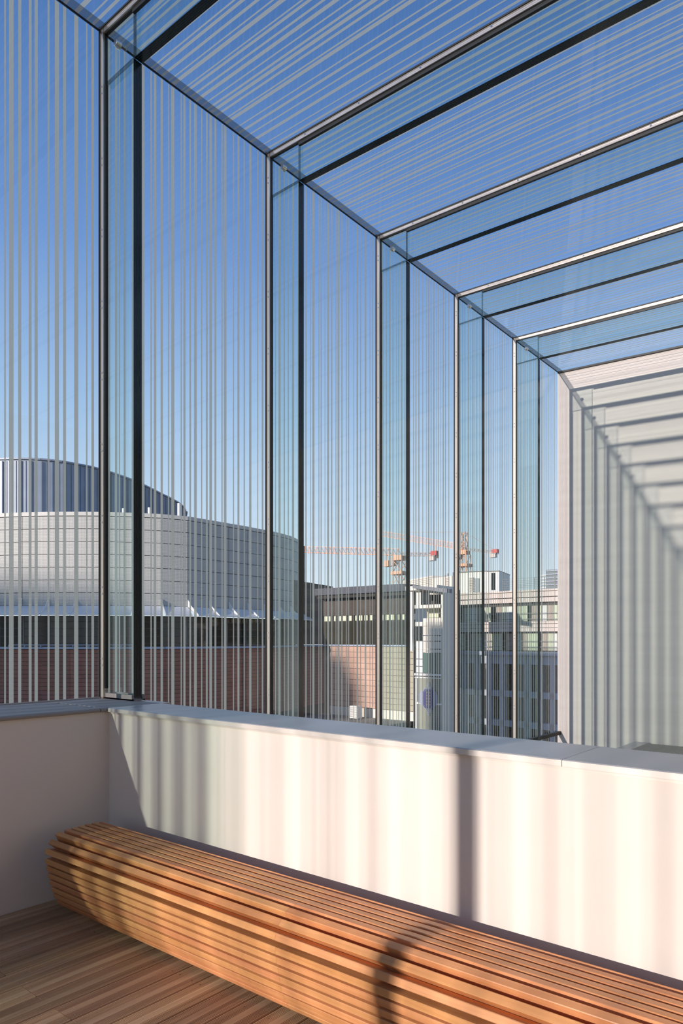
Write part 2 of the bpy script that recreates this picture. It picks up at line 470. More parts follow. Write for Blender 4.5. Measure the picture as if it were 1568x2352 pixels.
# rear end glazing (behind the viewer, it throws the soft bands and the one dark line on the front wall)
XP, YP = -2.27, -4.6
for q, (xa, xb) in enumerate(((XG, -2.01), (-2.0, 0.7), (0.71, XR))):
    wn += 1
    me = pane_mesh('glass_pane', cutlist(xa, xb, [q_ for q_ in stripes(xa, xb) if q_[1] - q_[0] < 0.0225]), lambda c, e: (c, YR, roofz(c) - 0.02 if e else 0.0), lambda c, e: (c, YR - TH, roofz(c) - 0.02 if e else 0.0))
    o = tag(link('window_%d' % wn, me), 'striped glass of the gallery end behind the viewer', kind='structure', group='end glazing behind the viewer')
tag(boxobj('trim_3', XP - 0.05, XP + 0.05, YP - 0.05, YP + 0.05, -0.03, roofz(XP) - 0.004, M['frame_dark']), 'slim dark steel column behind the viewer', kind='structure')

# ------------------------------------------------------------------ glass portal frames
PX = -4.372                      # inner edge of the fin posts
FT = 0.067                       # fin thickness
ZN = 5.822                       # underside of the corner piece
BD = 0.378                       # beam depth


def fin_frame(k, parent_name='glass_portal', full=True):
    y0 = FR(k) + 0.036; y1 = y0 + FT
    zb = ZC if k < 2 else -3.5
    root = empty(parent_name, (XG, FR(k), zb))
    inv = Matrix.Translation(Vector((-XG, -FR(k), -zb)))

    def part(b, name, mats, smooth=False):
        b.v = [tuple(inv @ Vector(q)) for q in b.v]
        return b.build(name, mats, root, smooth=smooth)

    def slope_box(b, xa, xb, ya, yb, dz0, dz1, m=0):
        return b.hexa([(xa, ya, roofz(xa) - dz1), (xb, ya, roofz(xb) - dz1), (xb, yb, roofz(xb) - dz1), (xa, yb, roofz(xa) - dz1),
                       (xa, ya, roofz(xa) - dz0), (xb, ya, roofz(xb) - dz0), (xb, yb, roofz(xb) - dz0), (xa, yb, roofz(xa) - dz0)], m)
    xe_ = XR - 0.02
    part(MB().box(XG + 0.004, PX, y0, y1, zb + 0.012, ZN - 0.004), 'fin_post', [M['fin']])
    part(slope_box(MB(), PX + 0.006, xe_, y0, y1, 0.004, BD), 'fin_beam', [M['fin']])
    # corner piece
    b = MB(); b.hexa([(XG + 0.004, y0, ZN + 0.004), (PX, y0, ZN + 0.004), (PX, y1, ZN + 0.004), (XG + 0.004, y1, ZN + 0.004),
                      (XG + 0.004, y0, ZE - 0.004), (PX, y0, roofz(PX) - 0.004), (PX, y1, roofz(PX) - 0.004), (XG + 0.004, y1, ZE - 0.004)])
    part(b, 'corner_glass', [M['corner']])
    part(MB().box(XG + 0.03, PX, y0 - 0.001, y0 + 0.022, ZN - 0.004, ZN + 0.004), 'corner_joint', [M['joint_glass']])
    b = MB(); b.box(PX, PX + 0.006, y0 - 0.001, y0 + 0.022, ZN + 0.004, roofz(PX) - 0.03)
    part(b, 'corner_joint', [M['joint_glass']])
    # polished inner edges with pale interlayers
    b = MB(); b.box(PX, PX + 0.005, y0, y1, zb + 0.02, ZN - 0.006)
    for q in range(1, 5):
        yy = y0 + FT * q / 5
        b.box(PX + 0.004, PX + 0.0056, yy - 0.0011, yy + 0.0011, zb + 0.02, ZN - 0.02, 1)
    part(b, 'post_edge', [M['edge'], M['edge_line']])
    b = MB(); slope_box(b, PX + 0.012, xe_, y0, y1, BD, BD + 0.005)
    for q in range(1, 5):
        yy = y0 + FT * q / 5
        slope_box(b, PX + 0.02, xe_, yy - 0.0011, yy + 0.0011, BD + 0.004, BD + 0.0056, 1)
    part(b, 'beam_edge', [M['edge'], M['edge_line']])
    # steel strips on the near side of the joint, black seals between strip and fin
    b = MB(); b.box(XG, XG + 0.044, FR(k), FR(k) + 0.012, zb, ZE)
    part(b, 'post_strip', [M['steel']])
    part(MB().box(XG - 0.008, XG + 0.004, FR(k) - 0.008, FR(k) + 0.012, zb, ZE + 0.02), 'post_seal', [M['seal']])
    part(slope_box(MB(), XG + 0.05, xe_, FR(k), FR(k) + 0.012, 0.0, 0.043), 'beam_strip', [M['steel']])
    part(slope_box(MB(), XG, xe_, FR(k) - 0.008, FR(k) + 0.012, -0.008, 0.004), 'beam_seal', [M['seal']])
    b = MB(); b.box(XG + 0.004, XG + 0.056, FR(k) + 0.0125, y0 - 0.001, zb + (0.075 if k < 2 else 0), ZN - 0.03)
    b.box(XG + 0.004, XG + 0.050, FR(k) + 0.0125, y0 - 0.001, ZN - 0.03, ZE - 0.01)
    part(b, 'post_gasket', [M['seal']])
    b = MB(); slope_box(b, PX + 0.02, xe_, FR(k) + 0.0125, y0 - 0.001, 0.004, 0.076)
    slope_box(b, XG + 0.055, PX + 0.02, FR(k) + 0.0125, y0 - 0.001, 0.004, 0.049)
    part(b, 'beam_gasket', [M['seal']])
    if not full: return root
    # bolt
    xc, zc = -4.545, 6.002
    for pf in ([(y0 - 0.044, .019), (y0 - 0.040, .023), (y0 - 0.030, .023), (y0 - 0.030, .027), (y0, .027)],):
        b = MB(); n_ = 24
        for yy_, r in pf:
            b.v += [(xc + r * math.cos(2 * math.pi * i_ / n_), yy_, zc + r * math.sin(2 * math.pi * i_ / n_)) for i_ in range(n_)]
        for q in range(len(pf) - 1):
            for i_ in range(n_):
                b.f.append((q * n_ + i_, q * n_ + (i_ + 1) % n_, (q + 1) * n_ + (i_ + 1) % n_, (q + 1) * n_ + i_)); b.m.append(0)
        b.f.append(tuple(range(n_))); b.m.append(0)
        b.f.append(tuple(range((len(pf) - 1) * n_, len(pf) * n_))); b.m.append(0)
        part(b, 'bolt', [M['chrome']])
    # screws of the steel strips
    b = MB(); z = zb + 0.25
    while z < ZE - 0.2:
        for dz in (0, 0.05):
            b.bar((XG + 0.025, FR(k) - 0.004, z + dz), (XG + 0.025, FR(k), z + dz), 0.007, 0, 8)
        z += 0.54
    x_ = XG + 0.5
    while x_ < -0.4:
        b.bar((x_, FR(k) - 0.004, roofz(x_) - 0.022), (x_, FR(k), roofz(x_) - 0.022), 0.008, 0, 8); x_ += 0.62
    tag(part(b, 'screws', [M['chrome']]), kind='stuff')
    if k == 1:
        b = MB(); b.box(XG + 0.02, PX + 0.012, y0 - 0.022, y0 - 0.004, zb, zb + 0.042)
        b.box(XG + 0.02, PX + 0.012, y1 + 0.004, y1 + 0.022, zb, zb + 0.042)
        b.box(XG + 0.02, PX + 0.012, y0 - 0.022, y1 + 0.022, zb, zb + 0.010)
        part(b, 'base_shoe', [M['coping_dark']])
    return root


FL = {1: 'nearest glass fin frame, its post standing on the parapet corner',
      2: 'second glass fin frame from the viewer, its post before the curved building edge',
      3: 'third glass fin frame from the viewer, its post left of the stair tower',
      4: 'fourth glass fin frame from the viewer, its post crossing the farther crane',
      5: 'farthest glass fin frame, next to the beige end wall'}
for k in (1, 2, 3, 4, 5):
    tag(fin_frame(k), FL[k], 'glass portal', 'glass portals along the gallery')
t4 = tag(empty('trim_4'), 'glass fin frames of the gallery behind the viewer', kind='structure')
for k in range(0, KR - 1, -1):
    r_ = fin_frame(k, 'rear_frame', False); r_.parent = t4

# ------------------------------------------------------------------ bench
bench = tag(empty('bench', (-3.866, 2.335, 0), math.radians(1.06)), 'long curved bench of orange wooden slats along the white parapet', 'bench')
MODL = 1.836
SW, SD, ch = 0.031, 0.056, 0.0022
h = SW / 2
pr = [(-h, -ch), (-h + ch, 0), (h - ch, 0), (h, -ch), (h, -SD + ch), (h - ch, -SD), (-h + ch, -SD), (-h, -SD + ch)]
slat_me = MB().prism(pr, lambda p, e: ((MODL - 0.0003) if e else 0.0003, p[0], p[1])).mesh('slat', M['slat'])
SLATS = [(2.345, .4705, -32), (2.289, .479, 0), (2.2435, .479, 0), (2.199, .479, 0), (2.155, .478, 1), (2.112, .4765, 4), (2.053, .467, 24), (2.008, .429, 48),
         (1.980, .378, 77), (1.9795, .320, 91), (1.986, .277, 98), (1.9965, .232, 102), (2.006, .190, 102), (2.0175, .146, 105), (2.032, .107, 108), (2.056, .060, 120)]
for mo in range(3):
    for (yy, zz, an) in SLATS:
        link('slat', slat_me, bench, (mo * MODL, yy - 2.335, zz), (math.radians(an), 0, 0))
# steel ribs that carry the slats
inner = []
for (yy, zz, an) in SLATS:
    a_ = math.radians(an); q = SD + 0.0
    inner.append((yy - 2.335 + q * math.sin(a_), zz - q * math.cos(a_)))
prof = [(0.0, 0.0), (0.0, inner[0][1] - 0.02)] + [(p[0], p[1]) for p in inner[1:-1]] + [(-0.16, 0.06), (-0.16, 0.0)]
for q in range(7):
    xx = 0.16 + q * 0.78
    MB().prism(prof, lambda p, e: (xx + (0.012 if e else 0), p[0], p[1])).build('support_rib', M['frame_dark'], bench)


# ------------------------------------------------------------------ the town beyond the glass
M['panel'] = perforated('perforated pale metal panel', (0.51, 0.50, 0.47), (0.27, 0.265, 0.26), 0.085)
M['panel_plain'] = plain('pale metal fascia', (0.54, 0.525, 0.49), 0.55)
M['ribbed'] = plain('blue grey ribbed metal', (0.26, 0.30, 0.375), 0.45, metal=0.1, var=0.08, scale=1.0)
M['white_metal'] = plain('white canopy sheet', (0.78, 0.77, 0.75), 0.5)
M['dark_glass'] = plain('dark window glass', (0.014, 0.018, 0.021), 0.05, spec=0.4)
M['joint'] = plain('dark joint', (0.05, 0.05, 0.05), 0.8)
M['brick'] = plain('red brown terracotta tile', (0.29, 0.118, 0.085), 0.8, var=0.15, scale=1.5, objvar=0.12)
M['brick_sunlit'] = plain('terracotta tile in sunlit pink tone', (0.52, 0.33, 0.25), 0.8, var=0.08, scale=1.5, objvar=0.06)  # sunlight on the brick is put into this paler colour
M['dark_tile'] = plain('dark brown tile', (0.045, 0.033, 0.026), 0.6, var=0.2, scale=1.5)
M['olive'] = plain('wall tile toned olive by fin glass', (0.40, 0.36, 0.27), 0.8)  # same tiles behind a glass fin, its tint put into the colour
M['cream'] = plain('cream cladding', (0.72, 0.67, 0.58), 0.8, var=0.04, scale=0.5)
M['precast'] = plain('pinkish precast concrete', (0.62, 0.54, 0.49), 0.85, var=0.05, scale=0.6)
M['ledge'] = plain('blue grey ledge metal and floor shade', (0.36, 0.41, 0.52), 0.5)  # ledge metal; also paints the shade on the lower office floors
M['curtain'] = plain('pale green curtain and window reflection', (0.66, 0.68, 0.50), 0.9, var=0.12, scale=1.2, stretch=(3, 3, 0.05))
M['curtain_tan'] = plain('tan curtain', (0.50, 0.40, 0.34), 0.9, var=0.15, scale=1.2, stretch=(3, 3, 0.05))
M['white'] = plain('white render', (0.80, 0.78, 0.73), 0.8)
M['orange'] = plain('orange crane paint', (0.82, 0.42, 0.27), 0.6)
M['red'] = plain('red crane box', (0.62, 0.07, 0.06), 0.6)
M['crane_grey'] = plain('weathered crane steel', (0.42, 0.36, 0.34), 0.6)
M['office_glass'] = plain('pale teal office glass', (0.33, 0.46, 0.50), 0.1, spec=0.8)
M['rail'] = plain('grey railing', (0.22, 0.22, 0.22), 0.6)
M['navy'] = plain('navy blue sign', (0.06, 0.06, 0.19), 0.5)
M['gold'] = plain('gold dots', (0.65, 0.42, 0.10), 0.5)
M['silver_sign'] = plain('pale blue sign print', (0.55, 0.60, 0.70), 0.5)
M['slate'] = plain('slate blue sign panel', (0.26, 0.29, 0.38), 0.5)
M['asphalt'] = plain('grey roof gravel', (0.28, 0.265, 0.24), 0.95, var=0.15, scale=2.0)

tag(boxobj('ground', -400, 400, -60, 500, -12.3, -12, M['asphalt']), 'grey ground far below between the buildings', kind='structure')


def catmull(pts, n=14):
    r = []
    P = [pts[0]] + list(pts) + [pts[-1]]
    for i_ in range(1, len(P) - 2):
        p0, p1, p2, p3 = P[i_ - 1], P[i_], P[i_ + 1], P[i_ + 2]
        for q in range(n):
            t_ = q / n
            r.append(tuple(0.5 * (2 * p1[a] + (p2[a] - p0[a]) * t_ + (2 * p0[a] - 5 * p1[a] + 4 * p2[a] - p3[a]) * t_ ** 2 + (3 * p1[a] - p0[a] - 3 * p2[a] + p3[a]) * t_ ** 3) for a in (0, 1)))
    r.append(tuple(pts[-1])); return r


def plan(uds):
    return [tuple(W(u, CY, d)[:2]) for u, d in uds]


def march(pts, step):
    """points along a polyline, evenly spaced"""
    out = [pts[0]]; acc = 0.0
    for a, b_ in zip(pts[:-1], pts[1:]):
        a = Vector(a); b_ = Vector(b_); L_ = (b_ - a).length; t_ = step - acc
        while t_ <= L_:
            out.append(tuple(a + (b_ - a) * (t_ / L_))); t_ += step
        acc = L_ - (t_ - step)
    return out


class Run:
    """vertical facade over the plan segment a-b (left to right as seen from the gallery)"""
    def __init__(self, a, b):
        self.a = Vector((a[0], a[1])); self.b = Vector((b[0], b[1])); self.L = (self.b - self.a).length
        self.t = (self.b - self.a) / self.L; self.n = Vector((self.t.y, -self.t.x))
        if self.n.dot(-self.a) < 0: self.n = -self.n

    def p(self, s, n, z):
        q = self.a + self.t * s + self.n * n
        return (q.x, q.y, z)

    def box(self, b, s0, s1, z0, z1, n0, n1, m=0, top_n=0.0):
        p = self.p
        return b.hexa([p(s0, n0, z0), p(s1, n0, z0), p(s1, n1, z0), p(s0, n1, z0),
                       p(s0, n0 + top_n, z1), p(s1, n0 + top_n, z1), p(s1, n1 + top_n, z1), p(s0, n1 + top_n, z1)], m)

    def s(self, u):
        """where the sight line through column u meets the facade"""
        d = W(u, CY, 1.0).xy
        M_ = d.x * -self.t.y + d.y * self.t.x
        k = (self.a.x * -self.t.y + self.a.y * self.t.x) / M_
        return (d * k - self.a).dot(self.t)

    def depth(self, u):
        q = self.a + self.t * self.s(u)
        return -S * q.x + C * q.y

    def z(self, u, v): return EYE + (CY - v) / FPX * self.depth(u)

    def pbox(self, b, u0, u1, v0, v1, n0, n1, uref=None, m=0):
        ur = uref if uref is not None else (u0 + u1) / 2
        return self.box(b, self.s(u0), self.s(u1), self.z(ur, v1), self.z(ur, v0), n0, n1, m)


# ---- curved metal-clad hall
hall = tag(empty('concert_hall', W(300, CY, 48).xy.to_3d() + Vector((0, 0, -12))), 'curved pale metal-clad hall with perforated panels, ribbed upper drum and red brown base', 'building')
HI = hall.location.copy()


def hpart(b, name, mats, parent=hall, smooth=False):
    if parent is hall: b.v = [tuple(Vector(q) - HI) for q in b.v]
    else: b.v = [tuple(Vector(q) - HI) for q in b.v]
    return b.build(name, mats, parent, smooth=smooth)


def uv_panel(me, w, h_):
    """lays a flat 0..w x 0..h map over every face by its long direction"""
    uvl = me.uv_layers.new(name='UVMap')
    for p in me.polygons:
        vs = [me.vertices[me.loops[li].vertex_index].co for li in p.loop_indices]
        nrm = p.normal; up = Vector((0, 0, 1))
        if abs(nrm.z) > 0.9: up = Vector((0, 1, 0))
        r_ = up.cross(nrm).normalized()
        for li, c in zip(p.loop_indices, vs):
            uvl.data[li].uv = (c.dot(r_), c.dot(up))


drum = catmull(plan([(-150, 43.5), (-60, 41.2), (0, 40.3), (80, 39.9), (170, 39.8), (260, 39.9), (330, 40.3), (415, 41.0), (500, 43.1), (570, 45.1), (620, 46.9), (655, 48.4), (680, 50.4), (689, 52.8), (687, 56), (675, 61), (650, 66)]))
cols = march(drum, 1.60)
ztop = EYE + 291 / FPX * 40.0; zbot = EYE + 77 / FPX * 40.0
zf = ztop - 0.24
rows = [zf - i_ * (zf - zbot) / 7 for i_ in range(8)]
core = MB()
for a, b_ in zip(cols[:-1], cols[1:]):
    r_ = Run(a, b_)
    r_.box(core, 0, r_.L, zbot - 0.1, ztop - 0.06, -0.35, -0.06)
    f_ = MB(); r_.box(f_, 0.012, r_.L - 0.012, zf + 0.02, ztop, -0.06, 0.03)
    hpart(f_, 'fascia_panel', M['panel_plain'])
    for i_ in range(7):
        b = MB(); r_.box(b, 0.022, r_.L - 0.022, rows[i_ + 1] + 0.018, rows[i_] - 0.018, -0.06, 0.0)
        o = hpart(b, 'facade_panel', M['panel']); uv_panel(o.data, 1, 1)
hpart(core, 'drum_core', plain('grey panel backing', (0.16, 0.16, 0.155), 0.8))
zcan = EYE + 56 / FPX * 40.0
for i_, (a, b_) in enumerate(zip(cols[:-1], cols[1:])):
    r_ = Run(a, b_); b = MB(); p = r_.p
    b.hexa([p(0.02, 0.0, zbot - 0.08), p(r_.L - 0.02, 0, zbot - 0.08), p(r_.L - 0.02, 1.0, zcan - 0.06), p(0.02, 1.0, zcan - 0.06),
            p(0.02, 0.0, zbot), p(r_.L - 0.02, 0, zbot), p(r_.L - 0.02, 1.0, zcan), p(0.02, 1.0, zcan)])
    hpart(b, 'canopy_panel', M['white_metal'])
    b = MB()
    b.prism([(0.02, zbot + 0.42), (0.02, zbot), (1.02, zcan - 0.1), (1.02, zcan + 0.03), (0.35, zbot + 0.02)], lambda q, e: p((0.02 if e else -0.02), q[0], q[1]))
    hpart(b, 'gusset', M['white_metal'])
    # glazing under the canopy
    b = MB(); r_.box(b, 0.03, r_.L - 0.03, 1.15, zcan - 0.05, -0.25, -0.15)
    hpart(b, 'window_pane', M['dark_glass'])
    b = MB(); r_.box(b, -0.03, 0.03, 1.15, zcan - 0.05, -0.25, -0.12)
    hpart(b, 'mullion', M['rail'])
b = MB()
for a, b_ in zip(cols[:-1], cols[1:]):
    r_ = Run(a, b_)
    for zz in (1.35, 1.75, 2.2, 2.6): r_.box(b, 0, r_.L, zz, zz + 0.03, -0.15, -0.13)
hpart(b, 'transom_lines', M['joint'])
# upper ribbed drum
up = catmull(plan([(-120, 46), (-40, 44.4), (60, 44.0), (128, 44.5), (172, 45.3), (228, 46.7), (308, 50.2), (370, 54.7), (397, 57), (415, 59.2), (424, 62), (420, 67)]))
uc = march(up, 0.62); zut = EYE + 416 / FPX * 44.0
wall_ = MB(); ribs = MB(); cap = MB()
for a, b_ in zip(uc[:-1], uc[1:]):
    r_ = Run(a, b_)
    r_.box(wall_, 0, r_.L, ztop - 1.0, zut - 0.08, -0.2, 0.0)
    r_.box(ribs, 0.0, 0.07, ztop - 1.0, zut - 0.18, 0.0, 0.09)
    r_.box(ribs, 0.30, 0.34, ztop - 1.0, zut - 0.18, 0.0, 0.04)
    r_.box(cap, 0, r_.L, zut - 0.10, zut, -0.25, 0.14)
hpart(wall_, 'upper_wall', M['ribbed']); tag(hpart(ribs, 'upper_ribs', M['ribbed']), kind='stuff'); hpart(cap, 'upper_cap', M['ribbed'])
# roof deck behind the fascia and vents
rf = MB()
pts_ = [Vector((*q, ztop - 0.3)) for q in cols]
rf.quad(pts_); hpart(rf, 'roof_deck', M['concrete'])
for (u, v0, v1, d) in ((284, 1168, 1182, 42.5), (343, 1166, 1184, 42.8), (411, 1156, 1182, 43.2)):
    q = W(u, v1, d); t_ = W(u, v0, d); b = MB(); b.bar(Vector((q.x, q.y, ztop - 0.4)), t_, 0.10, 0, 10)
    hpart(b, 'vent_pipe', M['white_metal'])
q = W(413, 1182, 43.6); b = MB(); b.box(q.x - 0.25, q.x + 0.25, q.y - 0.25, q.y + 0.25, ztop - 0.3, ztop + 0.22); hpart(b, 'vent_base', M['frame_dark'])
# terracotta base
base = catmull(plan([(-150, 42.6), (-60, 40.6), (0, 39.6), (100, 39.2), (250, 39.2), (330, 39.6), (400, 40.2), (500, 42.0), (600, 45.4), (650, 48.2), (705, 52), (762, 56), (780, 57.6)]))
bc = march(base, 1.75)
zb_ = 1.6 - 20 / FPX * 40.0
for ci, (a, b_) in enumerate(zip(bc[:-1], bc[1:])):
    r_ = Run(a, b_)
    b = MB(); r_.box(b, 0, r_.L, zb_ - 0.06, zb_ + 0.06, -0.35, 0.12); hpart(b, 'base_ledge', M['ledge'])
    b = MB(); r_.box(b, 0, r_.L, -12, zb_ - 0.06, -0.4, -0.04); hpart(b, 'base_backing', M['joint'])
    b = MB(); z = zb_ - 0.07
    while z > -3.4:
        r_.box(b, 0.006, r_.L - 0.006, z - 0.225, z - 0.014, -0.04, R.uniform(0.0, 0.012)); z -= 0.235
    hpart(b, 'tile_courses', M['brick'])
dk = MB()
for a, b_ in zip(bc[:-1], bc[1:]):
    if -S * a[0] + C * a[1] < 48: continue
    r_ = Run(a, b_); z = zb_ + 0.1
    while z < EYE + 115 / FPX * 56:
        r_.box(dk, 0, r_.L, z + 0.02, z + 0.36, -0.3, -0.02); r_.box(dk, 0, r_.L, z, z + 0.02, -0.3, -0.06); z += 0.36
hpart(dk, 'tile_courses', M['dark_tile'])
b = MB(); r_ = Run(W(20, CY, 39.0).xy, W(315, CY, 39.0).xy)
for q in range(9): r_.box(b, q * r_.L / 8 - .02, q * r_.L / 8 + .02, zb_, zb_ + 0.16, -0.03, 0.03)
r_.box(b, 0, r_.L, zb_ + 0.15, zb_ + 0.2, -0.03, 0.03)
hpart(b, 'ledge_rail', M['ledge'])

# ---- dark flat-roofed wing
dark = tag(empty('annex_building', W(850, CY, 54).xy.to_3d() + Vector((0, 0, -12))), 'dark brown flat-roofed wing with a tiled base toned sunlit pinkish, right of the curved hall', 'building')
HI = dark.location.copy()


def dpart(b, name, mats, parent):
    o_ = HI
    b.v = [tuple(Vector(q) - o_) for q in b.v]
    return b.build(name, mats, parent)


F = Run(W(758, CY, 48).xy, W(952, CY, 43.7).xy); ur = 850
b = MB(); F.pbox(b, 742, 946, 1352 - 4, 1364, -3.0, 0.9, ur); dpart(b, 'roof_fascia', plain('dark blue grey fascia', (0.055, 0.06, 0.085), 0.5), dark)
b = MB(); F.pbox(b, 742, 946, 1364, 1372, -3.0, 0.7, ur); dpart(b, 'roof_soffit', M['frame_dark'], dark)
b = MB(); F.pbox(b, 742, 946, 1370, 1412, -0.4, 0, ur); dpart(b, 'upper_wall', M['dark_tile'], dark)
b = MB(); F.pbox(b, 742, 946, 1425, 1481, -0.4, 0, ur); dpart(b, 'middle_wall', plain('dark olive glass band', (0.03, 0.028, 0.02), 0.25), dark)
b = MB(); F.pbox(b, 742, 946, 1412, 1425, -0.2, -0.12, ur); dpart(b, 'ribbon_reflection', M['curtain'], dark)  # pale green strip paints the reflection in the window ribbon
u = 722
for q in range(16):
    uu = 758 + q * 12.2
    b = MB(); F.pbox(b, uu, uu + (2.2 if q % 4 else 6), 1411, 1426, -0.12, -0.02, ur); dpart(b, 'mullion', M['frame_dark'], dark)
b = MB(); F.pbox(b, 742, 946, 1481, 1484, -0.4, 0.12, ur); dpart(b, 'base_ledge', M['ledge'], dark)
b = MB(); F.pbox(b, 742, 946, 1484, 1850, -0.5, -0.05, ur); dpart(b, 'base_backing', M['joint'], dark)
z = F.z(ur, 1485); zz0 = F.z(ur, 1628); i_ = 0
while z > zz0:
    s_ = F.s(758); j_ = 0
    while s_ < F.s(949):
        e_ = min(s_ + 1.5, F.s(949))
        mt = M['brick_sunlit'] if s_ < F.s(862) - 0.3 else M['olive']  # sunlit and through-fin tones painted onto one tiled wall
        b = MB(); F.box(b, s_ + 0.006, e_ - 0.006, z - 0.36, z - 0.012, -0.05, 0.0); dpart(b, 'wall_tile', mt, dark)
        s_ = e_
    z -= 0.372
b = MB(); F.pbox(b, 758, 950, 1628, 1648, -0.05, 0.02, ur); dpart(b, 'plinth', M['cream'], dark)
zz = F.z(ur, 1648)
b = MB(); F.box(b, F.s(742), F.s(946), zz - 0.3, zz, 0.02, 9.0)
o = dpart(b, 'lower_roof', M['asphalt'], dark)
ac = tag(empty('air_conditioner', F.p(F.s(842), 1.2, zz + 0.01), math.atan2(F.t.y, F.t.x)), 'small white louvred unit at the foot of the pinkish wall', 'air conditioner')
ac.scale = (0.62, 0.62, 0.62)
b = MB(); b.box(-0.55, 0.55, -0.35, 0.35, 0.06, 1.35); b.build('casing', M['white'], ac)
b = MB()
for q in range(10): b.box(-0.48, 0.48, -0.38, -0.34, 0.18 + q * 0.11, 0.22 + q * 0.11)
b.build('louvre', M['rail'], ac)
b = MB(); b.box(-0.5, -0.4, -0.3, 0.3, 0, 0.07); b.box(0.4, 0.5, -0.3, 0.3, 0, 0.07); b.build('foot_rails', M['rail'], ac)

# ---- stair tower with the round emblem
tw = tag(empty('stair_tower', W(985, CY, 46).xy.to_3d() + Vector((0, 0, -12))), 'narrow cream stair tower with open landings and a blue emblem low on its glass', 'tower')
HI = tw.location.copy()
T = Run(W(948, CY, 42.8).xy, W(1018, CY, 41.5).xy); ur = 983


def tpart(name, mat, u0, u1, v0, v1, n0, n1, parent=None):
    b = MB(); T.pbox(b, u0, u1, v0, v1, n0, n1, ur)
    return dpart(b, name, mat, parent or tw)


tpart('rear_wall', M['joint'], 950, 1016, 1352, 1800, -2.2, -2.0)
tpart('side_wall', M['cream'], 1013, 1017, 1352, 1800, -2.0, 0.0)
tpart('corner_pipe', M['white'], 947, 951, 1345, 1495, 0.0, 0.25)
tpart('roof_slab', M['cream'], 940, 1013, 1346, 1356, -2.2, 0.5)
b = MB(); b.hexa([T.p(T.s(965), -0.5, T.z(ur, 1352)), T.p(T.s(1043), 0.3, T.z(ur, 1366)), T.p(T.s(1043), 0.9, T.z(ur, 1366)), T.p(T.s(965), 0.9, T.z(ur, 1352)),
                  T.p(T.s(965), -0.5, T.z(ur, 1345)), T.p(T.s(1043), 0.3, T.z(ur, 1357)), T.p(T.s(1043), 0.9, T.z(ur, 1357)), T.p(T.s(965), 0.9, T.z(ur, 1345))])
dpart(b, 'tilted_roof', plain('grey roof edge', (0.16, 0.17, 0.20), 0.5), tw)
tpart('window_pane', M['dark_glass'], 966, 987, 1362, 1389, -0.1, 0.0)
tpart('wall_panel', M['cream'], 955, 966, 1356, 1389, -0.3, 0.0)
tpart('wall_panel', M['cream'], 987, 1013, 1356, 1366, -0.3, 0.0)
tpart('landing_slab', M['cream'], 955, 1013, 1389, 1397, -1.5, 0.15)
tpart('landing_slab', M['cream'], 955, 1013, 1428, 1438, -1.5, 0.1)
tpart('inner_wall', M['curtain'], 955, 985, 1397, 1428, -1.6, -1.2)
tpart('railing', M['rail'], 985, 1013, 1408.5, 1409.5, 0.05, 0.1)
tpart('railing', M['rail'], 985, 1013, 1418.5, 1419.5, 0.05, 0.1)
tpart('window_pane', M['dark_glass'], 956, 971, 1439, 1472, -0.1, 0.02)
for v0, v1 in ((1420, 1459), (1461, 1472), (1474, 1490), (1492, 1499)): tpart('wall_panel', M['cream'], 972, 1013, v0, v1, -0.3, 0.03)
for v0, v1 in ((1474, 1490), (1492, 1513), (1515, 1530), (1532, 1545)): tpart('wall_panel', M['white'], 955.5, 970.5, v0, v1, -0.3, 0.03)
tpart('window_pane', plain('green tinted window', (0.10, 0.17, 0.145), 0.12), 972, 1012, 1500, 1545, -0.1, 0.0)
tpart('mullion', M['rail'], 986, 987.5, 1500, 1545, -0.05, 0.04)
tpart('mullion', M['rail'], 999, 1000.5, 1500, 1545, -0.05, 0.04)
tpart('landing_slab', M['white'], 955, 1014, 1547, 1552, -1.5, 0.2)
tpart('landing_slab', M['white'], 955, 1014, 1555, 1558, -1.5, 0.15)
tpart('glass_screen', plain('grey green screen', (0.30, 0.31, 0.25), 0.2), 957, 1013, 1559, 1800, -0.1, 0.0)
for q in range(26):
    if q % 1 == 0: tpart('louvre', M['rail'], 992, 1012, 1562 + q * 5, 1564 + q * 5, 0.0, 0.06)
tpart('side_post', M['white'], 955, 959, 1559, 1800, -0.05, 0.1)
tpart('landing_slab', M['white'], 955, 1014, 1614, 1618, -0.1, 0.08)
# emblem: navy lens with two rows of gold dots, pale chevrons above and below, slate wings
k_ = T.depth(985) / FPX


def tp(u, v, n): return T.p(T.s(u), n, T.z(ur, v))


def flat(name, mat, pts, n0, n1, parent):
    b = MB(); b.prism(pts, lambda q, e: tp(q[0], q[1], n1 if e else n0)); return dpart(b, name, mat, parent)


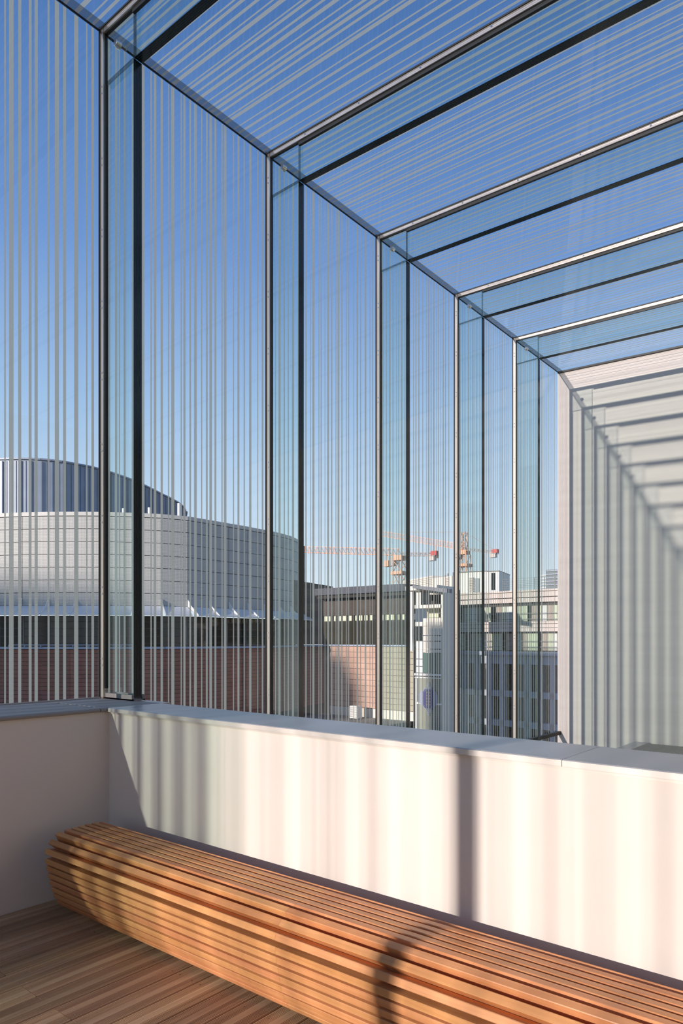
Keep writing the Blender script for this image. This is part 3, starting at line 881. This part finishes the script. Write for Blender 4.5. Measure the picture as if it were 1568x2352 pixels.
HIe = HI.copy()
lens = [(985 + 22 * math.cos(a_ * math.pi / 12), 1604 + 25 * math.sin(a_ * math.pi / 12)) for a_ in range(24)]
em = flat('emblem', M['slate'], lens, 0.07, 0.10, tw)
flat('emblem_field', M['navy'], [(974, 1589), (979, 1582), (994, 1582), (998, 1589), (998, 1620), (994, 1627), (979, 1627), (974, 1620)], 0.10, 0.13, em)
for q in range(5):
    for du in (-3.2, 3.2):
        cu, cv = 986 + du, 1590 + q * 7
        flat('emblem_dot', M['gold'], [(cu + 1.1 * math.cos(a_ * math.pi / 4), cv + 1.1 * math.sin(a_ * math.pi / 4)) for a_ in range(8)], 0.13, 0.145, em)
for q in range(4):
    hw = 3 + q * 2.2; v_ = 1566 + q * 4.2
    flat('emblem_chevron', M['silver_sign'], [(986 - hw, v_ + hw * .75 + 2), (986, v_), (986 + hw, v_ + hw * .75 + 2), (986 + hw, v_ + hw * .75 + 3.6), (986, v_ + 1.8), (986 - hw, v_ + hw * .75 + 3.6)], 0.10, 0.13, em)
    v_ = 1644 - q * 4.2
    flat('emblem_chevron', M['silver_sign'], [(986 - hw, v_ - hw * .75 - 2), (986, v_), (986 + hw, v_ - hw * .75 - 2), (986 + hw, v_ - hw * .75 - 3.6), (986, v_ - 1.8), (986 - hw, v_ - hw * .75 - 3.6)], 0.10, 0.13, em)

# ---- cream office block, upper floors sunlit, shade of the lower floors put into blue grey colour
ob = tag(empty('office_building', W(1150, CY, 50).xy.to_3d() + Vector((0, 0, -12))), 'long cream office block with window bands, rooftop mesh railing and lower floors toned blue grey as shade', 'building')
HI = ob.location.copy()
O = Run(W(1014, CY, 51.5).xy, W(1420, CY, 43.0).xy); ur = 1170


def opart(name, mat, u0, u1, v0, v1, n0, n1, parent=None):
    b = MB(); O.pbox(b, u0, u1, v0, v1, n0, n1, ur)
    return dpart(b, name, mat, parent or ob)


opart('core_wall', M['joint'], 1015, 1420, 1360, 1850, -6.0, -0.5)
opart('parapet_cap', M['precast'], 1015, 1420, 1357, 1361, -0.6, 0.10)
for v0, v1 in ((1362, 1373), (1375, 1385)):
    u = 1015
    while u < 1400:
        opart('parapet_panel', M['precast'], u + 0.3, u + 25.7, v0, v1, -0.4, 0.0); u += 26
opart('shadow_slot', M['joint'], 1015, 1420, 1386, 1392, -0.6, -0.3)
for (v0, v1, nm) in ((1392, 1427, 0), (1455, 1494, 1)):
    u = 1015; q = 0
    while u < 1400:
        w = (14, 9, 17, 7, 12)[q % 5]
        mt = (M['curtain'], M['white'], M['curtain_tan'], M['curtain'], M['curtain_tan'], M['curtain'], M['dark_glass'])[(q * 3 + nm) % 7]
        opart('window_curtain', mt, u + 0.5, u + w - 0.5, v0, v1, -0.5, -0.35); u += w; q += 1
    b = MB(); O.pbox(b, 1015, 1420, v0, v1, -0.34, -0.33, ur)
    dpart(b, 'window_glass', M['glass'], ob)
    for vv in (v0 + 17, v0 + 30): opart('guard_rail', M['rail'], 1015, 1420, vv, vv + 1.1, -0.1, -0.05)
for v0, v1 in ((1428, 1433), (1434, 1442), (1443, 1451)):
    u = 1015
    while u < 1400:
        opart('spandrel_panel', M['precast'], u + 0.3, u + 33.7, v0, v1, -0.4, 0.0 if v0 != 1428 else 0.06); u += 34
opart('shadow_slot', M['joint'], 1015, 1420, 1452, 1455, -0.6, -0.3)
opart('ledge', M['ledge'], 1015, 1420, 1496, 1505, -0.4, 0.55)
opart('lower_spandrel', M['ledge'], 1015, 1420, 1506, 1525, -0.4, 0.3)  # blue grey paints the shade on these floors
for v0, v1 in ((1586, 1600), (1654, 1668), (1722, 1736)): opart('lower_spandrel', M['ledge'], 1015, 1420, v0, v1, -0.4, 0.3)
u = 1015; q = 0
while u < 1400:
    for v0, v1 in ((1525, 1586), (1600, 1654), (1668, 1722)):
        opart('lower_window', M['dark_glass'] if q % 3 else plain('brown blind %d' % q, (0.16, 0.13, 0.11), 0.6), u, u + 13, v0, v1, -0.4, -0.2)
        opart('lower_window', M['dark_glass'], u + 13.6, u + 20, v0, v1, -0.4, -0.2)
    opart('pier', M['ledge'], u + 20, u + 29, 1525, 1850, -0.4, 0.3); u += 29; q += 1
b = MB(); u = 1150
for q in range(11):
    O.pbox(b, u, u + 0.7, 1329, 1357, -0.3, -0.25, ur); u += 24
for vv in (1329, 1334, 1338, 1342, 1346, 1350): O.pbox(b, 1150, 1420, vv, vv + 0.6, -0.28, -0.26, ur)
dpart(b, 'roof_railing', M['rail'], ob)

# ---- buildings on the skyline
wbd = tag(empty('plant_house', W(1100, CY, 66).xy.to_3d() + Vector((0, 0, -12))), 'white boxy rooftop house with louvres under the farther crane', 'building')
HI = wbd.location.copy()
E_ = Run(W(1052, CY, 66).xy, W(1150, CY, 64.2).xy); ur = 1100


def epart(name, mat, u0, u1, v0, v1, n0, n1):
    b = MB(); E_.pbox(b, u0, u1, v0, v1, n0, n1, ur); return dpart(b, name, mat, wbd)


epart('wall', M['white'], 1046, 1120, 1313, 1620, -4, 0)
epart('wall', M['white'], 1120, 1148, 1315, 1620, -4, 0.4)
epart('roof_edge', M['rail'], 1046, 1120, 1311.5, 1313, -4.1, 0.15)
epart('roof_edge', M['rail'], 1120, 1148.5, 1313.3, 1315, -4.1, 0.55)
epart('window', M['dark_glass'], 1131, 1139, 1318, 1357, 0.4, 0.45)
epart('door', plain('grey blue door', (0.30, 0.33, 0.36), 0.6), 1090, 1100, 1328, 1360, 0, 0.1)
epart('small_vent', M['rail'], 1118, 1121, 1336, 1343, 0, 0.12)
for q in range(9): epart('louvre', M['precast'], 1077, 1088, 1326 + q * 3.8, 1328.4 + q * 3.8, 0, 0.14)
sh = tag(empty('long_shed', W(980, CY, 84).xy.to_3d() + Vector((0, 0, -12))), 'long low cream shed with ribbed cladding behind the stair tower', 'building')
HI = sh.location.copy()
G_ = Run(W(925, CY, 88).xy, W(993, CY, 80).xy)
b = MB(); b.hexa([G_.p(0, -8, 0), G_.p(G_.L, -8, 0), G_.p(G_.L, 0, 0), G_.p(0, 0, 0), G_.p(0, -8, G_.z(925, 1334)), G_.p(G_.L, -8, G_.z(993, 1322)), G_.p(G_.L, 0, G_.z(993, 1322)), G_.p(0, 0, G_.z(925, 1334))])
dpart(b, 'wall', M['cream'], sh)
for q in range(5):
    b = MB(); G_.box(b, 0, G_.L, G_.z(960, 1332 + q * 4), G_.z(960, 1331.4 + q * 4), 0, 0.08); dpart(b, 'cladding_rib', M['precast'], sh)
G2 = Run(W(993, CY, 80).xy, W(1050, CY, 76).xy)
b = MB(); G2.pbox(b, 993, 1037, 1325, 1500, -8, 0, 1020); dpart(b, 'wall', M['cream'], sh)
for q in range(9):
    b = MB(); G2.pbox(b, 1022, 1032, 1326 + q * 3.6, 1328.2 + q * 3.6, 0, 0.12, 1027); dpart(b, 'louvre', M['precast'], sh)
for uu, vv in ((1016, 1319), (1022, 1317), (1034, 1316)):
    b = MB(); b.bar(G2.p(G2.s(uu), -0.4, G2.z(1020, 1326)), G2.p(G2.s(uu), -0.4, G2.z(1020, vv)), 0.08); dpart(b, 'roof_vent', M['rail'], sh)
gl_ = tag(empty('glass_office', W(1265, CY, 120).xy.to_3d() + Vector((0, 0, -12))), 'distant pale glass office beside the end wall', 'building')
HI = gl_.location.copy()
Q_ = Run(W(1242, CY, 120).xy, W(1320, CY, 116).xy); ur = 1260


def gpart(name, mat, u0, u1, v0, v1, n0, n1):
    b = MB(); Q_.pbox(b, u0, u1, v0, v1, n0, n1, ur); return dpart(b, name, mat, gl_)


gpart('glass_wall', M['office_glass'], 1243, 1260, 1322, 1648, -6, 0)
gpart('tower_wall', plain('grey tinted glass', (0.16, 0.20, 0.22), 0.2), 1260, 1310, 1310, 1648, -6, 1.0)
for v in (1319.5, 1327, 1334, 1341, 1348): gpart('floor_band', M['white'], 1243, 1260, v, v + 2.4, 0, 0.25)
for v in (1312, 1320, 1328, 1336, 1344): gpart('floor_band', M['ledge'], 1260, 1310, v, v + 1.6, 1.0, 1.25)

# ---- tower cranes
def truss(b, a, c, w, hgt, n, r=0.09):
    a = Vector(a); c = Vector(c); d = (c - a); side = Vector((d.y, -d.x, 0))
    side = (side.normalized() if side.length > 0.01 else Vector((1, 0, 0))) * w / 2
    upv = Vector((0, 0, 1)) * hgt if abs(d.normalized().z) < 0.8 else Vector((0, 1, 0)) * hgt
    for q in range(n):
        p0 = a + d * q / n; p1 = a + d * (q + 1) / n; pm = (p0 + p1) / 2
        b.bar(p0 + side, p1 + side, r); b.bar(p0 - side, p1 - side, r); b.bar(p0 + upv, p1 + upv, r)
        b.bar(p0 + side, pm + upv, r * .7); b.bar(p1 + side, pm + upv, r * .7); b.bar(p0 - side, pm + upv, r * .7); b.bar(p1 - side, pm + upv, r * .7)
        b.bar(p0 - side, p0 + side, r * .7)
    return b


def mast(b, x, y, z0, z1, w, r=0.10):
    n = max(2, int((z1 - z0) / (w * 1.1))); h_ = w / 2
    cs = [(x - h_, y - h_), (x + h_, y - h_), (x + h_, y + h_), (x - h_, y + h_)]
    for q in range(4):
        b.bar((*cs[q], z0), (*cs[q], z1), r)
        for k in range(n):
            za = z0 + (z1 - z0) * k / n; zb2 = z0 + (z1 - z0) * (k + 1) / n
            p0, p1 = cs[q], cs[(q + 1) % 4]
            if k % 2: p0, p1 = p1, p0
            b.bar((*p0, za), (*p1, zb2), r * .6)
    return b


def crane(label, um, dm, vfoot, vslew, vtop, tip, back, hookv, peak=True):
    base_ = W(um, vslew, dm)
    c = tag(empty('tower_crane', (base_.x, base_.y, -12)), label, 'crane', 'tower cranes on the skyline')
    o3 = Vector((base_.x, base_.y, -12)); zs = base_.z

    def cp(b, name, mt, parent=c):
        b.v = [tuple(Vector(q) - o3) for q in b.v]; return b.build(name, mt, parent)
    cp(mast(MB(), base_.x, base_.y, -12, zs - 0.8, 1.7), 'mast', M['orange'])
    b = MB(); b.box(base_.x - 1.15, base_.x + 1.15, base_.y - 1.15, base_.y + 1.15, zs - 3.1, zs - 2.6); b.box(base_.x - 0.8, base_.x + 0.8, base_.y - 0.8, base_.y + 0.8, zs - 0.8, zs)
    cp(b, 'slewing_ring', M['orange'])
    tp_ = W(*tip); bk = W(*back)
    cp(truss(MB(), base_, tp_, 0.9, 1.1, 26, 0.055), 'jib', M['orange'])
    cp(truss(MB(), base_, bk, 0.9, 0.5, 8, 0.07), 'counter_jib', M['crane_grey'])
    b = MB(); q = bk + (base_ - bk) * 0.12
    b.box(q.x - 0.55, q.x + 0.55, q.y - 0.4, q.y + 0.4, q.z - 0.75, q.z + 0.25); cp(b, 'counterweight', M['precast'])
    b = MB(); q = bk + (base_ - bk) * 0.06
    b.box(q.x - 0.5, q.x + 0.5, q.y - 0.4, q.y + 0.4, q.z + 0.1, q.z + 0.75); cp(b, 'winch_box', M['red'])
    b = MB(); q = base_ + (tp_ - base_).normalized() * 1.4
    b.box(q.x - 0.5, q.x + 0.5, q.y - 0.5, q.y + 0.5, zs - 1.6, zs - 0.2); cp(b, 'cab', M['crane_grey'])
    if peak:
        pk = W(um, vtop, dm)
        cp(mast(MB(), base_.x, base_.y, zs, pk.z, 0.9, 0.09), 'peak', M['orange'])
        b = MB(); b.bar(pk, base_ + (tp_ - base_) * 0.72 + Vector((0, 0, 1.5)), 0.05); b.bar(pk, base_ + (bk - base_) * 0.85 + Vector((0, 0, .8)), 0.05)
        cp(b, 'tie_bars', M['crane_grey'])
    q = base_ + (tp_ - base_) * hookv[0]
    b = MB(); b.bar(q, q + Vector((0, 0, -hookv[1])), 0.05); b.box(q.x - .45, q.x + .45, q.y - .45, q.y + .45, q.z - hookv[1] - 1.0, q.z - hookv[1])
    cp(b, 'hook', M['orange'])


crane('orange flat-topped tower crane, the nearer and lower of the two', 919, 112, 1340, 1276, 1262, (660, 1268, 128), (1003, 1277, 106), (0.10, 0.9), False)
crane('tower crane with a pointed peak and stay bars above the white rooftop house', 1066, 130, 1340, 1264, 1222, (868, 1230, 150), (1142, 1272, 124), (0.3, 1.5), True)

# ---- tall blocks far behind the viewer to the left: they shade the lower parts of the town
def shade_block(label, x0, x1, y0, y1, z1):
    o_ = empty('city_block', ((x0 + x1) / 2, y0, -12)); tag(o_, label, kind='structure')
    b = MB(); b.box(x0 - (x0 + x1) / 2, x1 - (x0 + x1) / 2, 0, y1 - y0, 0, z1 + 12); b.build('block_wall', M['concrete'], o_)
    return o_


def sun_back(p, dist):
    """point from which the sunlight reaching p comes, dist metres before it"""
    return Vector(p) - SUN_DIR * dist


for (lab, pt, dist, wl, wr) in (
        ('tall grey block far behind the gallery, shading the hall', W(170, 1350, 40), 300, 90, 2.6),
        ('long low grey block far behind the gallery, shading the hall base', W(400, 1414, 40.5), 180, 60, 2.0),
        ('grey block far behind the gallery, shading the lower office floors', W(1170, 1494, 48), 95, 0.2, 5.5)):
    q = sun_back(pt, dist)
    shade_block(lab + ', out of the picture', q.x - wl, q.x + wr, q.y - 12, q.y, q.z)
